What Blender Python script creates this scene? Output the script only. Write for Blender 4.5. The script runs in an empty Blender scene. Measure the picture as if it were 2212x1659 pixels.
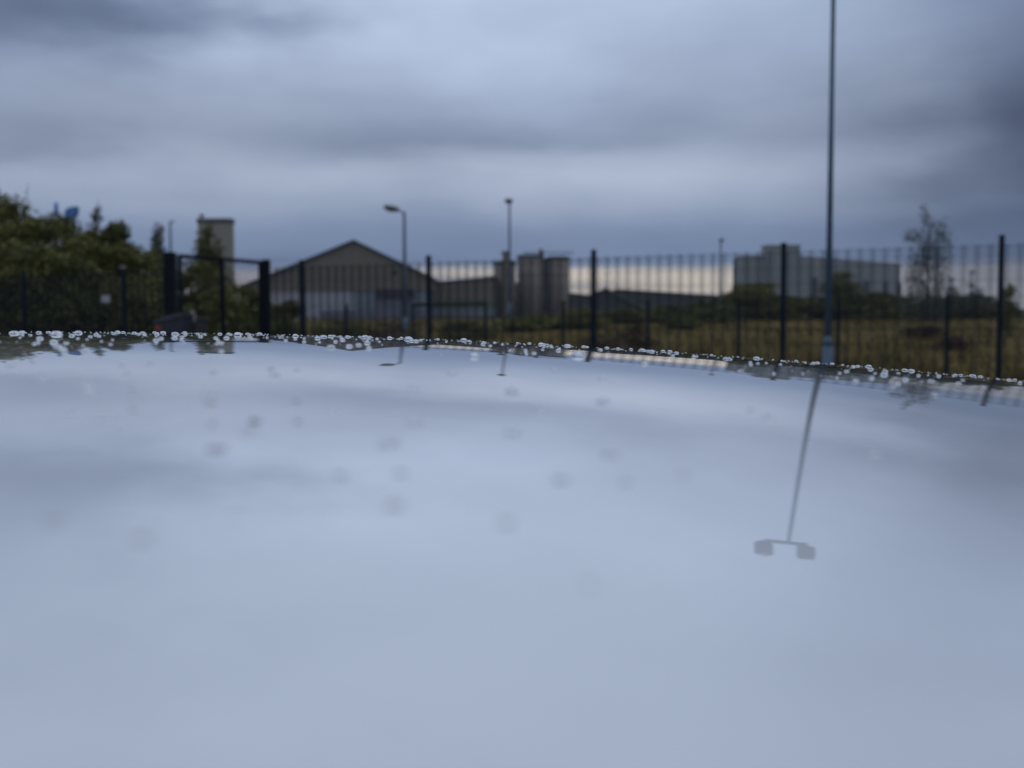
import bpy, bmesh, math, random
import numpy as np
from mathutils import Vector, Matrix

# ---------------------------------------------------------------- camera
sc = bpy.context.scene
COL = sc.collection
F = 2150.0; CX, CY = 1106.0, 829.5            # focal length and centre, in units of a 2212 px wide picture
PITCH, ROLL = 0.0550, -0.00167
CAMZ = 1.31
RB, RC, K1, K2, K12, RH = -0.04017, 0.08550, 0.22857, 0.20523, 0.02179, 0.024   # shape of the roof panel
fw = Vector((0, math.cos(PITCH), -math.sin(PITCH)))
rt0 = Vector((1, 0, 0)); up0 = rt0.cross(fw)
rt = rt0 * math.cos(ROLL) + up0 * math.sin(ROLL)
up = -rt0 * math.sin(ROLL) + up0 * math.cos(ROLL)
cd = bpy.data.cameras.new('camera'); cam = bpy.data.objects.new('camera', cd); COL.objects.link(cam)
M3 = Matrix((rt, up, -fw)).transposed()
cam.matrix_world = Matrix.Translation((0, 0, CAMZ)) @ M3.to_4x4()
cd.sensor_width = 36.0; cd.lens = 36.0 * F / 2212.0
cd.clip_start = 0.002; cd.clip_end = 9000
cd.dof.use_dof = True; cd.dof.focus_distance = 0.45; cd.dof.aperture_fstop = cd.lens / 2.6
sc.camera = cam
sc.view_settings.view_transform = 'Standard'; sc.view_settings.look = 'None'
sc.view_settings.exposure = 0.0; sc.view_settings.gamma = 1.0
sc.cycles.use_denoising = True
sc.cycles.max_bounces = 10; sc.cycles.transmission_bounces = 8; sc.cycles.glossy_bounces = 4
sc.cycles.diffuse_bounces = 3; sc.cycles.sample_clamp_indirect = 4.0

def lin(r, g, b):
    f = lambda c: ((c / 255 + 0.055) / 1.055) ** 2.4 if c > 10.3 else c / 255 / 12.92
    return (f(r), f(g), f(b), 1)

# ---------------------------------------------------------------- sky
SUN_EL, SUN_ROT = 62.0, 15.0
w = bpy.data.worlds.new('World'); sc.world = w; w.use_nodes = True
nt = w.node_tree; nt.nodes.clear(); L = nt.links.new
def N(t, **k):
    n = nt.nodes.new(t)
    for a, v in k.items(): setattr(n, a, v)
    return n
def put(sock, v):
    if hasattr(v, 'is_linked') or isinstance(v, bpy.types.NodeSocket): L(v, sock)
    else: sock.default_value = v
def mth(op, a, b=0.0, c=0.0):
    n = N('ShaderNodeMath', operation=op); put(n.inputs[0], a); put(n.inputs[1], b); put(n.inputs[2], c); return n.outputs[0]
def vmt(op, a, b):
    n = N('ShaderNodeVectorMath', operation=op); put(n.inputs[0], a); put(n.inputs[1], b)
    return n.outputs['Value'] if op in ('DOT_PRODUCT', 'LENGTH') else n.outputs[0]
tc = N('ShaderNodeTexCoord')
sp = N('ShaderNodeSeparateXYZ'); L(tc.outputs['Generated'], sp.inputs[0])
az = mth('ARCTAN2', sp.outputs[0], sp.outputs[1]); el = mth('ARCSINE', sp.outputs[2])
cb = N('ShaderNodeCombineXYZ'); L(az, cb.inputs[0]); L(el, cb.inputs[1])
def noise(vec, sx, sy, scale, detail, rough=0.55, off=0.0):
    m = vmt('MULTIPLY', vec, (sx, sy, 1)); m = vmt('ADD', m, (off, off * 0.7, off))
    n = N('ShaderNodeTexNoise'); n.inputs['Scale'].default_value = scale
    n.inputs['Detail'].default_value = detail; n.inputs['Roughness'].default_value = rough
    L(m, n.inputs['Vector']); return n
n1 = noise(cb.outputs[0], 1.0, 2.4, 3.0, 4, 0.48)
n2 = noise(cb.outputs[0], 1.0, 3.0, 9.0, 4, 0.6, 7.3)
d1 = vmt('SUBTRACT', n1.outputs['Color'], (0.5, 0.5, 0.5))
wob = vmt('MULTIPLY', d1, (0.34, 0.07, 0))
wob = vmt('ADD', wob, vmt('MULTIPLY', vmt('SUBTRACT', n2.outputs['Color'], (0.5, 0.5, 0.5)), (0.10, 0.022, 0)))
v = vmt('ADD', cb.outputs[0], wob)
nf = mth('SUBTRACT', n1.outputs['Fac'], 0.5)
# elevation, wobbled in proportion to height so that the strip of light at the horizon stays level
e2 = mth('MULTIPLY_ADD', mth('MULTIPLY', nf, mth('MINIMUM', mth('MULTIPLY', mth('MULTIPLY', el, el), 6.0), 0.35)), 1.0, el)
tt = mth('DIVIDE', mth('ADD', e2, 0.05), 0.70)
rp = N('ShaderNodeValToRGB'); L(tt, rp.inputs[0])
stops = [(-.05, (52, 54, 52)), (-.005, (70, 75, 78)), (.004, (150, 152, 158)), (.022, (160, 160, 165)), (.042, (166, 165, 169)), (.057, (160, 161, 170)),
         (.064, (106, 125, 160)), (.095, (118, 136, 168)), (.125, (146, 160, 186)), (.155, (160, 173, 196)), (.20, (160, 174, 200)),
         (.26, (169, 185, 213)), (.33, (178, 196, 223)), (.42, (172, 189, 214)), (.64, (176, 191, 213))]
cr = rp.color_ramp
while len(cr.elements) < len(stops): cr.elements.new(0.5)
for e, (p, c) in zip(cr.elements, stops):
    e.position = max(0, (p + .05) / .70)
    q = lin(*c); e.color = (q[0] * 1.01, q[1] * .992, q[2] * .975, 1)
acc = mth('MULTIPLY_ADD', mth('SUBTRACT', n2.outputs['Fac'], 0.5), 0.08, 1.0)
acc = mth('MULTIPLY_ADD', nf, mth('MULTIPLY_ADD', mth('MAXIMUM', el, 0.0), 0.7, 0.12), acc)
n3 = noise(cb.outputs[0], 1.0, 1.7, 6.5, 3, 0.5, 3.1)
acc = mth('MULTIPLY_ADD', mth('SUBTRACT', n3.outputs['Fac'], 0.5), 0.22, acc)
blobs = [(1250, 400, 330, 55, .16), (1100, 352, 170, 16, .10), (330, 130, 170, 36, .10), (1236, 592, 60, 11, .55), (990, 588, 90, 10, .35), (1440, 596, 210, 22, .42), (1480, 628, 150, 12, .30), (1240, 636, 60, 8, .2),
         (2250, 470, 230, 150, -.20), (2050, 480, 200, 16, .08), (1400, 618, 200, 7, -.16), (1180, 566, 900, 5, -.10), (1500, 590, 120, 6, .10),
         (2150, 620, 230, 50, -.24), (1700, 400, 200, 50, .06), (0, -330, 300, 110, -.30), (1150, -330, 520, 240, .10), (2500, -480, 420, 300, -.22), (-150, -780, 420, 200, -.18), (500, 592, 260, 26, -.30), (1900, -200, 400, 80, -.12),
         (700, 540, 500, 50, -.05), (760, 70, 330, 110, .10), (260, 200, 300, 45, .16), (0, 215, 160, 30, .08), (1560, 90, 260, 60, -.08), (500, 440, 400, 14, -.05), (1750, 350, 200, 30, -.08)]
# shelves of darker cloud with a firmer lower edge: x, lower edge, half width, height, strength
shelves = [(30, 158, 290, 260, -.66), (390, 98, 180, 120, -.36), (-40, 375, 190, 70, -.34), (860, 352, 350, 80, -.30), (560, 335, 420, 50, -.08), (1330, 312, 430, 70, -.22),
           (2290, 356, 330, 620, -.62), (1990, 318, 220, 110, -.14), (1100, 232, 700, 40, -.05), (1500, 520, 700, 40, -.06)]
def centred(x, y, sx, sy, wob):
    q = vmt('SUBTRACT', v if wob else cb.outputs[0], (math.atan((x - CX) / F), (711 - y) / F, 0))
    return vmt('MULTIPLY', q, (F / sx, F / sy, 0))
for (x, y, sx, sy, a) in blobs:
    q = centred(x, y, sx, sy, sy > 14)
    g = mth('EXPONENT', mth('MULTIPLY', vmt('DOT_PRODUCT', q, q), -0.7))
    acc = mth('MULTIPLY_ADD', g, a, acc)
for (x, y, sx, sy, a) in shelves:
    q = N('ShaderNodeSeparateXYZ'); L(centred(x, y, sx, sy, True), q.inputs[0])
    ty = mth('ADD', mth('MAXIMUM', q.outputs[1], 0.0), mth('MULTIPLY', mth('MINIMUM', q.outputs[1], 0.0), 3.2))
    g = mth('EXPONENT', mth('MULTIPLY', mth('MULTIPLY_ADD', q.outputs[0], q.outputs[0], mth('MULTIPLY', ty, ty)), -0.7))
    acc = mth('MULTIPLY_ADD', g, a, acc)
acc = mth('MAXIMUM', acc, 0.05)
low = mth('MAXIMUM', mth('SUBTRACT', 1.0, mth('MULTIPLY', el, 15.0)), 0.0)
warm = mth('MINIMUM', mth('MULTIPLY', mth('MAXIMUM', mth('SUBTRACT', acc, 1.0), 0.0), mth('MULTIPLY', low, 7.0)), 0.27)
tint = N('ShaderNodeCombineXYZ')
for i_, ex in enumerate((1.10, 1.02, .86)): L(mth('POWER', acc, ex), tint.inputs[i_])
wc = N('ShaderNodeCombineXYZ'); L(mth('MULTIPLY_ADD', warm, 0.55, 1.0), wc.inputs[0]); L(mth('MULTIPLY_ADD', warm, 0.22, 1.0), wc.inputs[1]); L(mth('MULTIPLY_ADD', warm, -0.35, 1.0), wc.inputs[2])
mxo = vmt('MULTIPLY', vmt('MULTIPLY', rp.outputs[0], tint.outputs[0]), wc.outputs[0])
cbg = N('ShaderNodeBackground'); L(mxo, cbg.inputs[0]); cbg.inputs[1].default_value = 1.08
sky = N('ShaderNodeTexSky'); sky.sky_type = 'NISHITA'; sky.sun_disc = False
sky.sun_elevation = math.radians(SUN_EL); sky.sun_rotation = math.radians(SUN_ROT)
sbg = N('ShaderNodeBackground'); L(sky.outputs[0], sbg.inputs[0]); sbg.inputs[1].default_value = 0.07
mix = N('ShaderNodeMixShader'); mix.inputs[0].default_value = 0.96     # an almost closed cloud cover over a clear sky
L(sbg.outputs[0], mix.inputs[1]); L(cbg.outputs[0], mix.inputs[2])
wo = N('ShaderNodeOutputWorld'); L(mix.outputs[0], wo.inputs[0])

sl = bpy.data.lights.new('sun', 'SUN'); sl.energy = 0.5; sl.angle = math.radians(40); sl.color = (1, .96, .9)
so = bpy.data.objects.new('sun', sl); COL.objects.link(so)
a, r = math.radians(SUN_EL), math.radians(SUN_ROT)
sd = Vector((math.sin(r) * math.cos(a), math.cos(r) * math.cos(a), math.sin(a)))
so.rotation_euler = sd.to_track_quat('Z', 'Y').to_euler()

# ---------------------------------------------------------------- materials
def mat(name, col, rough=0.8, spec=0.3, metal=0.0, vary=0.25, scale=4.0, bump=0.0, bscale=30.0, col2=None, stretch=(1, 1, 1), trans=0.0, ior=None):
    m = bpy.data.materials.new(name); m.use_nodes = True
    t = m.node_tree; b = t.nodes['Principled BSDF']
    b.inputs['Roughness'].default_value = rough; b.inputs['Specular IOR Level'].default_value = spec
    b.inputs['Metallic'].default_value = metal; b.inputs['Transmission Weight'].default_value = trans
    if ior: b.inputs['IOR'].default_value = ior
    c = t.nodes.new('ShaderNodeTexCoord'); mp = t.nodes.new('ShaderNodeMapping'); mp.inputs['Scale'].default_value = stretch
    t.links.new(c.outputs['Object'], mp.inputs[0])
    n = t.nodes.new('ShaderNodeTexNoise'); n.inputs['Scale'].default_value = scale; n.inputs['Detail'].default_value = 5
    t.links.new(mp.outputs[0], n.inputs['Vector'])
    rp = t.nodes.new('ShaderNodeValToRGB'); t.links.new(n.outputs['Fac'], rp.inputs[0])
    c2 = col2 or tuple(min(1, x * (1 + vary)) for x in col)
    c1 = col if col2 else tuple(x * (1 - vary) for x in col)
    rp.color_ramp.elements[0].position = .3; rp.color_ramp.elements[0].color = (*c1, 1)
    rp.color_ramp.elements[1].position = .7; rp.color_ramp.elements[1].color = (*c2, 1)
    t.links.new(rp.outputs[0], b.inputs['Base Color'])
    if bump:
        n2 = t.nodes.new('ShaderNodeTexNoise'); n2.inputs['Scale'].default_value = bscale; n2.inputs['Detail'].default_value = 4
        t.links.new(mp.outputs[0], n2.inputs['Vector'])
        bp = t.nodes.new('ShaderNodeBump'); bp.inputs['Distance'].default_value = bump; bp.inputs['Strength'].default_value = 1
        t.links.new(n2.outputs['Fac'], bp.inputs['Height']); t.links.new(bp.outputs[0], b.inputs['Normal'])
    return m
MT = dict(
    paint=mat('white_car_paint', (.605, .632, .68), .02, .5, vary=.035, scale=6, bump=1.1e-5, bscale=22, ior=1.32),
    glass=mat('dark_car_glass', (.02, .022, .025), .03, .6, vary=.1),
    rubber=mat('rubber', (.02, .02, .02), .8, .3, bump=.001),
    chrome=mat('alloy', (.5, .5, .52), .35, .5, metal=.9, vary=.05),
    trim=mat('black_trim', (.015, .015, .017), .5, .4),
    asphalt=mat('wet_asphalt', (.05, .05, .052), .55, .5, vary=.35, scale=3, bump=.004, bscale=120),
    fence=mat('dark_blue_black_steel', (.006, .012, .022), .65, .12, vary=.15),
    gate=mat('black_steel', (.004, .006, .010), .65, .12, vary=.15),
    galv=mat('weathered_galvanised_steel', (.085, .125, .18), .6, .3, metal=.1, vary=.12, scale=12),
    lamp=mat('grey_lamp_housing', (.10, .115, .13), .5, .4, vary=.1),
    lens=mat('lamp_glass', (.25, .27, .28), .15, .5, vary=.05),
    clad=mat('brown_sheet_cladding', (.145, .122, .094), .7, .3, vary=.16, scale=.5, stretch=(6, 1, .3)),
    cladroof=mat('dark_roof_sheet', (.05, .055, .06), .6, .3, vary=.15, scale=.3),
    pale=mat('pale_rendered_wall', (.33, .33, .37), .8, .3, vary=.10, scale=.3, stretch=(3, 1, 1)),
    bluegrey=mat('blue_grey_panel', (.15, .18, .21), .7, .3, vary=.12, scale=.3, stretch=(3, 1, 1)),
    violet=mat('grey_shutter', (.13, .13, .17), .6, .3, vary=.1, scale=.4),
    dark=mat('dark_opening', (.02, .02, .025), .7, .3),
    green=mat('pale_green_band', (.13, .15, .10), .7, .3, vary=.15, scale=.5),
    conc=mat('stained_silo_concrete', (.175, .150, .125), .85, .3, vary=.24, scale=.35, stretch=(1.5, 1.5, .12)),
    conctower=mat('tower_concrete', (.22, .195, .155), .85, .3, vary=.16, scale=.2, stretch=(1, 1, .2)),
    cap=mat('dark_cap', (.045, .045, .052), .7, .3),
    grey=mat('grey_green_panel', (.19, .205, .205), .7, .3, vary=.08, scale=.12, stretch=(3, 3, .4)),
    shed=mat('shed_sheet', (.05, .055, .055), .7, .3, vary=.12, scale=.2),
    shedroof=mat('pale_shed_roof', (.11, .115, .11), .6, .3, vary=.12, scale=.3),
    blue=mat('bright_blue_paint', (.03, .16, .42), .45, .4, vary=.1),
    bluedark=mat('dark_blue_paint', (.02, .05, .12), .5, .3, vary=.1),
    sign=mat('weathered_white_sign', (.34, .33, .36), .6, .3, vary=.08),
    red=mat('red_sticker', (.22, .035, .02), .5, .4, vary=.1),
    bin=mat('dark_navy_plastic', (.010, .012, .022), .45, .5, vary=.2),
    binlid=mat('grey_black_lid', (.05, .052, .06), .4, .5, vary=.2),
    white=mat('white_marker', (.5, .47, .45), .6, .3, vary=.08),
    water=mat('clear_water', (1, 1, 1), 0.0, .5, vary=0, trans=1.0, ior=1.33),
    dirt=mat('brown_dirt', (.38, .355, .37), .8, .2, vary=.2, scale=300),
    bark=mat('bark', (.06, .05, .042), .9, .2, vary=.3, scale=8, stretch=(1, 1, .2)),
    field=mat('dry_grass_field', (.072, .058, .016), .95, .05, col2=(.145, .102, .03), scale=.16, bump=.05, bscale=6, stretch=(1, 1.6, 1)),
    blade=mat('dry_grass_blade', (.066, .056, .016), .8, .12, col2=(.165, .115, .036), scale=.3),
)
pb = MT['paint'].node_tree.nodes['Principled BSDF']      # a film of rain water over the lacquer
pb.inputs['Coat Weight'].default_value = 1.0; pb.inputs['Coat Roughness'].default_value = 0.0; pb.inputs['Coat IOR'].default_value = 1.38
nr = [l.from_socket for l in MT['paint'].node_tree.links if l.to_socket == pb.inputs['Normal']]
MT['paint'].node_tree.links.new(nr[0], pb.inputs['Coat Normal'])
def leafmat(name, a, b):
    m = mat(name, a, .6, .25, col2=b, scale=1.3)
    return m
LM = dict(
    dark=leafmat('dark_hedge_leaf', (.044, .050, .010), (.115, .112, .018)),
    olive=leafmat('olive_leaf', (.078, .082, .016), (.18, .165, .03)),
    yellow=leafmat('yellow_green_leaf', (.055, .06, .012), (.12, .12, .025)),
    greygreen=leafmat('grey_green_leaf', (.045, .06, .045), (.085, .10, .075)),
    red=leafmat('reddish_leaf', (.05, .022, .014), (.085, .035, .02)),
    rust=leafmat('rusty_leaf', (.09, .06, .025), (.15, .10, .045)),
)

# ---------------------------------------------------------------- helpers
def tag(o, label=None, cat=None, group=None, kind=None):
    if label: o['label'] = label
    if cat: o['category'] = cat
    if group: o['group'] = group
    if kind: o['kind'] = kind
    return o
def empty(name, loc, label, cat, group=None, rz=0):
    o = bpy.data.objects.new(name, None); COL.objects.link(o); o.location = loc; o.rotation_euler.z = rz
    o.empty_display_size = .1
    return tag(o, label, cat, group)
class MB:
    def __init__(s): s.bm = bmesh.new()
    def box(s, cx, cy, cz, sx, sy, sz, rz=0.0, bev=0.0):
        r = bmesh.ops.create_cube(s.bm, size=1.0, matrix=Matrix.Translation((cx, cy, cz)) @ Matrix.Rotation(rz, 4, 'Z') @ Matrix.Diagonal((sx, sy, sz, 1)))
        if bev:
            es = list({e for v_ in r['verts'] for e in v_.link_edges})
            bmesh.ops.bevel(s.bm, geom=es, offset=bev, segments=2, affect='EDGES', profile=.5)
        return s
    def bar(s, p, q, wdt):
        p, q = Vector(p), Vector(q); d = q - p
        R = d.to_track_quat('Z', 'Y').to_matrix().to_4x4()
        bmesh.ops.create_cube(s.bm, size=1.0, matrix=Matrix.Translation((p + q) / 2) @ R @ Matrix.Diagonal((wdt, wdt, d.length, 1)))
        return s
    def tube(s, p, q, r1, r2=None, n=14):
        p, q = Vector(p), Vector(q); d = q - p; r2 = r1 if r2 is None else r2
        R = d.to_track_quat('Z', 'Y').to_matrix().to_4x4()
        bmesh.ops.create_cone(s.bm, cap_ends=True, segments=n, radius1=r1, radius2=r2, depth=d.length, matrix=Matrix.Translation((p + q) / 2) @ R)
        return s
    def ball(s, c, sx, sy, sz, rx=0.0, u=14):
        bmesh.ops.create_uvsphere(s.bm, u_segments=u, v_segments=max(6, u // 2), radius=1.0, matrix=Matrix.Translation(c) @ Matrix.Rotation(rx, 4, 'Y') @ Matrix.Diagonal((sx, sy, sz, 1)))
        return s
    def prism(s, pts, y0, y1):            # outline in (x, z), extruded from y0 to y1
        a = [s.bm.verts.new((x, y0, z)) for x, z in pts]; b = [s.bm.verts.new((x, y1, z)) for x, z in pts]
        s.bm.faces.new(a); s.bm.faces.new(b[::-1])
        for i in range(len(pts)):
            j = (i + 1) % len(pts); s.bm.faces.new((a[j], a[i], b[i], b[j]))
        return s
    def build(s, name, m, parent=None, smooth=False):
        bmesh.ops.recalc_face_normals(s.bm, faces=s.bm.faces)
        me = bpy.data.meshes.new(name); s.bm.to_mesh(me); s.bm.free()
        me.materials.append(m)
        if smooth:
            for p in me.polygons: p.use_smooth = True
        o = bpy.data.objects.new(name, me); COL.objects.link(o)
        if parent: o.parent = parent
        return o
def ray(px, py):
    d = fw + rt * ((px - CX) / F) - up * ((py - CY) / F)
    return d / d.y
def at(px, py, Y):                        # the point at distance Y seen at that place of the photograph
    d = ray(px, py); return Vector((d.x * Y, Y, CAMZ + d.z * Y))
def sstep(a, b, x):
    t = min(1, max(0, (x - a) / (b - a))); return t * t * (3 - 2 * t)
def gz(x, y):
    z = 2.0 * sstep(21, 72, y) + .06 * math.sin(x * .21 + 1) * sstep(22, 40, y) * math.sin(y * .13)
    return z
def S(x, y): return -RH + RB * x + RC * y - .5 * (K1 * x * x + K2 * y * y + 2 * K12 * x * y)
def dS(x, y): return RB - K1 * x - K12 * y, RC - K2 * y - K12 * x
def hit(px, py):                          # where a sight line meets the roof panel
    d = ray(px, py); m, t = d.x, -d.z
    q = K1 * m * m + K2 + 2 * K12 * m; B = RB * m + RC + t
    D = max(B * B - 2 * q * RH, 0); y = (B - math.sqrt(D)) / q
    if D == 0: y = math.sqrt(2 * RH / q)
    return m * y, y

# ---------------------------------------------------------------- ground
def axis(vals): return sorted(set(round(v_, 3) for v_ in vals))
xs = axis([-3000, -1200, -500, -250, -150] + list(np.arange(-100, 101, 4.0)) + [150, 250, 500, 1200, 3000])
ys = axis([-400, -100, -30, -10, 0, 10] + list(np.arange(14, 80, 2.0)) + [100, 140, 200, 300, 500, 900, 1800, 4000])
bm = bmesh.new()
G = [[bm.verts.new((x, y, gz(x, y) - .004)) for x in xs] for y in ys]
for j in range(len(ys) - 1):
    for i in range(len(xs) - 1):
        bm.faces.new((G[j][i], G[j][i + 1], G[j + 1][i + 1], G[j + 1][i]))
me = bpy.data.meshes.new('ground'); bm.to_mesh(me); bm.free(); me.materials.append(MT['field'])
for p in me.polygons: p.use_smooth = True
o = bpy.data.objects.new('ground', me); COL.objects.link(o); tag(o, kind='structure')

# fence line: k counts the posts, 2.5 m apart
FZ0 = 16.2
def fl(k): return Vector((FZ0 * (-451 + 306 * k) / F, FZ0 * (1 - .063 * k), 0))
A, B_ = fl(-12), fl(14)
m_ = MB(); vs = [m_.bm.verts.new(p) for p in ((A.x, A.y - .25, .004), (A.x, -14, .004), (B_.x, -14, .004), (B_.x, B_.y - .25, .004))]
m_.bm.faces.new(vs); o = m_.build('car_park', MT['asphalt']); tag(o, kind='structure')
m_ = MB(); d = (B_ - A); m_.box((A.x + B_.x) / 2, (A.y + B_.y) / 2 - .2, .05, d.length, .12, .1, math.atan2(d.y, d.x)); o = m_.build('kerb', mat('kerb_concrete', (.2, .2, .19), .9)); tag(o, kind='structure')

# rough grass tufts on the bank
rng = np.random.default_rng(4)
def quads_object(name, P, m, parent=None):
    n = len(P) // 4; me = bpy.data.meshes.new(name)
    me.vertices.add(len(P)); me.vertices.foreach_set('co', P.astype(np.float32).ravel())
    me.loops.add(len(P)); me.loops.foreach_set('vertex_index', np.arange(len(P), dtype=np.int32))
    me.polygons.add(n); me.polygons.foreach_set('loop_start', np.arange(0, len(P), 4, dtype=np.int32))
    me.polygons.foreach_set('loop_total', np.full(n, 4, dtype=np.int32))
    me.update(calc_edges=True); me.validate()
    me.materials.append(m)
    o = bpy.data.objects.new(name, me); COL.objects.link(o)
    if parent: o.parent = parent
    return o
nT = 26000
gy = 18 + 54 * rng.random(nT) ** 1.5; gx = (rng.random(nT) * 1.5 - .72) * gy
zz = np.array([gz(a_, b_) for a_, b_ in zip(gx, gy)]); hh = (.10 + .25 * rng.random(nT)) * (.6 + .8 * (np.sin(gx * .8) * np.sin(gy * .5) > 0))
wd = .02 + .03 * rng.random(nT); an = rng.random(nT) * 6.28; lx = rng.normal(0, .06, nT); ly = rng.normal(0, .06, nT)
ca, sa = np.cos(an) * wd, np.sin(an) * wd
P = np.stack([np.stack([gx - ca, gy - sa, zz - .02], 1), np.stack([gx + ca, gy + sa, zz - .02], 1),
              np.stack([gx + ca * .2 + lx, gy + sa * .2 + ly, zz + hh], 1), np.stack([gx - ca * .2 + lx, gy - sa * .2 + ly, zz + hh], 1)], 1).reshape(-1, 3)
tag(quads_object('grass', P, MT['blade']), 'rough dry brown grass covering the bank beyond the fence', 'grass', kind='stuff')

# ---------------------------------------------------------------- the parked car whose wet roof fills the foreground
car = empty('parked_car', (0, 0, 0), 'white car with its wet glossy roof filling the foreground, sky mirrored in it', 'car')
bm = bmesh.new()
X0, X1, Y0, Y1, RE = -1.12, .86, -.03, .90, .10
def lin_axis(a, b, n): return [a + (b - a) * i / n for i in range(n + 1)]
rx = [X0 - RE * t for t in (1, .93, .8, .6, .4, .2)] + lin_axis(X0, X1, 130) + [X1 + RE * t for t in (.2, .4, .6, .8, .93, 1)]
ry = [Y0 - RE * t for t in (1, .93, .8, .6, .4, .2)] + lin_axis(Y0, Y1, 62) + [Y1 + RE * t for t in (.2, .4, .6, .8, .93, 1)]
def roofz(x, y):
    ex = max(X0 - x, x - X1, 0) / RE; ey = max(Y0 - y, y - Y1, 0) / RE; e = min(1.0, math.hypot(ex, ey))
    return CAMZ + S(x, y) - .085 * (1 - math.sqrt(max(0, 1 - (e * .97) ** 2)))
G = [[bm.verts.new((x, y, roofz(x, y))) for x in rx] for y in ry]
for j in range(len(ry) - 1):
    for i in range(len(rx) - 1): bm.faces.new((G[j][i], G[j][i + 1], G[j + 1][i + 1], G[j + 1][i]))
me = bpy.data.meshes.new('roof'); bm.to_mesh(me); bm.free(); me.materials.append(MT['paint'])
for p in me.polygons: p.use_smooth = True
o = bpy.data.objects.new('roof', me); COL.objects.link(o); o.parent = car
# pillars and lights
for s_, yy in ((-1, YCC := .435), (1, .435)):
    for xx in (-.55, .32):
        m_ = MB(); m_.bar((xx, yy + s_ * .755, .85), (xx * .98, yy + s_ * .60, 1.20), .07); m_.build('pillar', MT['paint'], car)
    for zz, nm_, xx, mm in ((.62, 'headlight', -2.06, 'lens'), (.68, 'tail_light', 1.56, 'red')):
        m_ = MB(); m_.ball((xx, yy + s_ * .60, zz), .10, .15, .06); m_.build(nm_, MT[mm], car, True)
# body and greenhouse: lofted below the roof panel
def loft(secs, name, m, parent=car, smooth=True):
    bm = bmesh.new(); rings = []
    for (x, pts) in secs: rings.append([bm.verts.new((x, y, z)) for y, z in pts])
    n = len(rings[0])
    for a_, b_ in zip(rings, rings[1:]):
        for i in range(n): bm.faces.new((a_[i], a_[(i + 1) % n], b_[(i + 1) % n], b_[i]))
    bm.faces.new(rings[0]); bm.faces.new(rings[-1][::-1])
    bmesh.ops.recalc_face_normals(bm, faces=bm.faces)
    me = bpy.data.meshes.new(name); bm.to_mesh(me); bm.free(); me.materials.append(m)
    o = bpy.data.objects.new(name, me); COL.objects.link(o); o.parent = parent
    return o
YC = .435
def bsec(hw, zb, zt):
    return [(YC - hw + .08, zb), (YC - hw, zb + .14), (YC - hw, zt - .16), (YC - hw + .07, zt), (YC + hw - .07, zt), (YC + hw, zt - .16), (YC + hw, zb + .14), (YC + hw - .08, zb)]
loft([(-2.15, bsec(.66, .36, .62)), (-2.05, bsec(.78, .24, .76)), (-1.3, bsec(.84, .18, .86)), (0, bsec(.86, .18, .88)), (1.2, bsec(.85, .18, .90)), (1.5, bsec(.82, .22, .88)), (1.62, bsec(.72, .34, .74))], 'body', MT['paint'])
def gsec(hw, zb, hw2, zt): return [(YC - hw, zb), (YC - hw2, zt), (YC + hw2, zt), (YC + hw, zb)]
loft([(-1.62, gsec(.70, .80, .68, .84)), (-1.16, gsec(.74, .84, .55, 1.075)), (0, gsec(.76, .85, .58, 1.19)), (.90, gsec(.74, .86, .55, 1.10)), (1.30, gsec(.70, .85, .66, .90))], 'window', MT['glass'])
for xx in (-1.28, .98):
    for s_ in (-1, 1):
        wy = YC + s_ * .80
        ty = MB().tube((xx, wy - .10, .30), (xx, wy + .10, .30), .30, n=32).build('wheel', MT['rubber'], car)
        m_ = MB().tube((xx, wy - .103, .30), (xx, wy + .103, .30), .19, n=24); m_.build('rim', MT['chrome'], ty)

# ---------------------------------------------------------------- water droplets
def drop_mesh(i, tear=False):
    r = random.Random(i * 7 + 1); bm = bmesh.new(); n, R = 22, 8; H = .66 + .12 * r.random()
    ph = [r.random() * 6.28 for _ in range(3)]; am = [.07 * r.random(), .05 * r.random(), .03 * r.random()]
    def rad(t):
        q = 1 + am[0] * math.cos(2 * t + ph[0]) + am[1] * math.cos(3 * t + ph[1]) + am[2] * math.cos(5 * t + ph[2])
        if tear: q *= 1 + .35 * max(0, math.cos(t - 1.57)) ** 6 - .08
        return q
    rings = []
    for j in range(R):
        f = j / R; a_ = f * math.pi / 2; rr = math.cos(a_) ** .75; z = H * math.sin(a_) - .06
        rings.append([bm.verts.new((math.cos(t) * rr * rad(t), math.sin(t) * rr * rad(t), z)) for t in [2 * math.pi * k / n for k in range(n)]])
    top = bm.verts.new((0, 0, H - .06)); bot = bm.verts.new((0, 0, -.14))
    for a_, b_ in zip(rings, rings[1:]):
        for k in range(n): bm.faces.new((a_[k], a_[(k + 1) % n], b_[(k + 1) % n], b_[k]))
    for k in range(n):
        bm.faces.new((rings[-1][k], rings[-1][(k + 1) % n], top)); bm.faces.new((rings[0][(k + 1) % n], rings[0][k], bot))
    me = bpy.data.meshes.new('water_droplet'); bm.to_mesh(me); bm.free(); me.materials.append(MT['water'])
    for p in me.polygons: p.use_smooth = True
    return me
DM = [drop_mesh(i) for i in range(9)] + [drop_mesh(20, True)]
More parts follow.
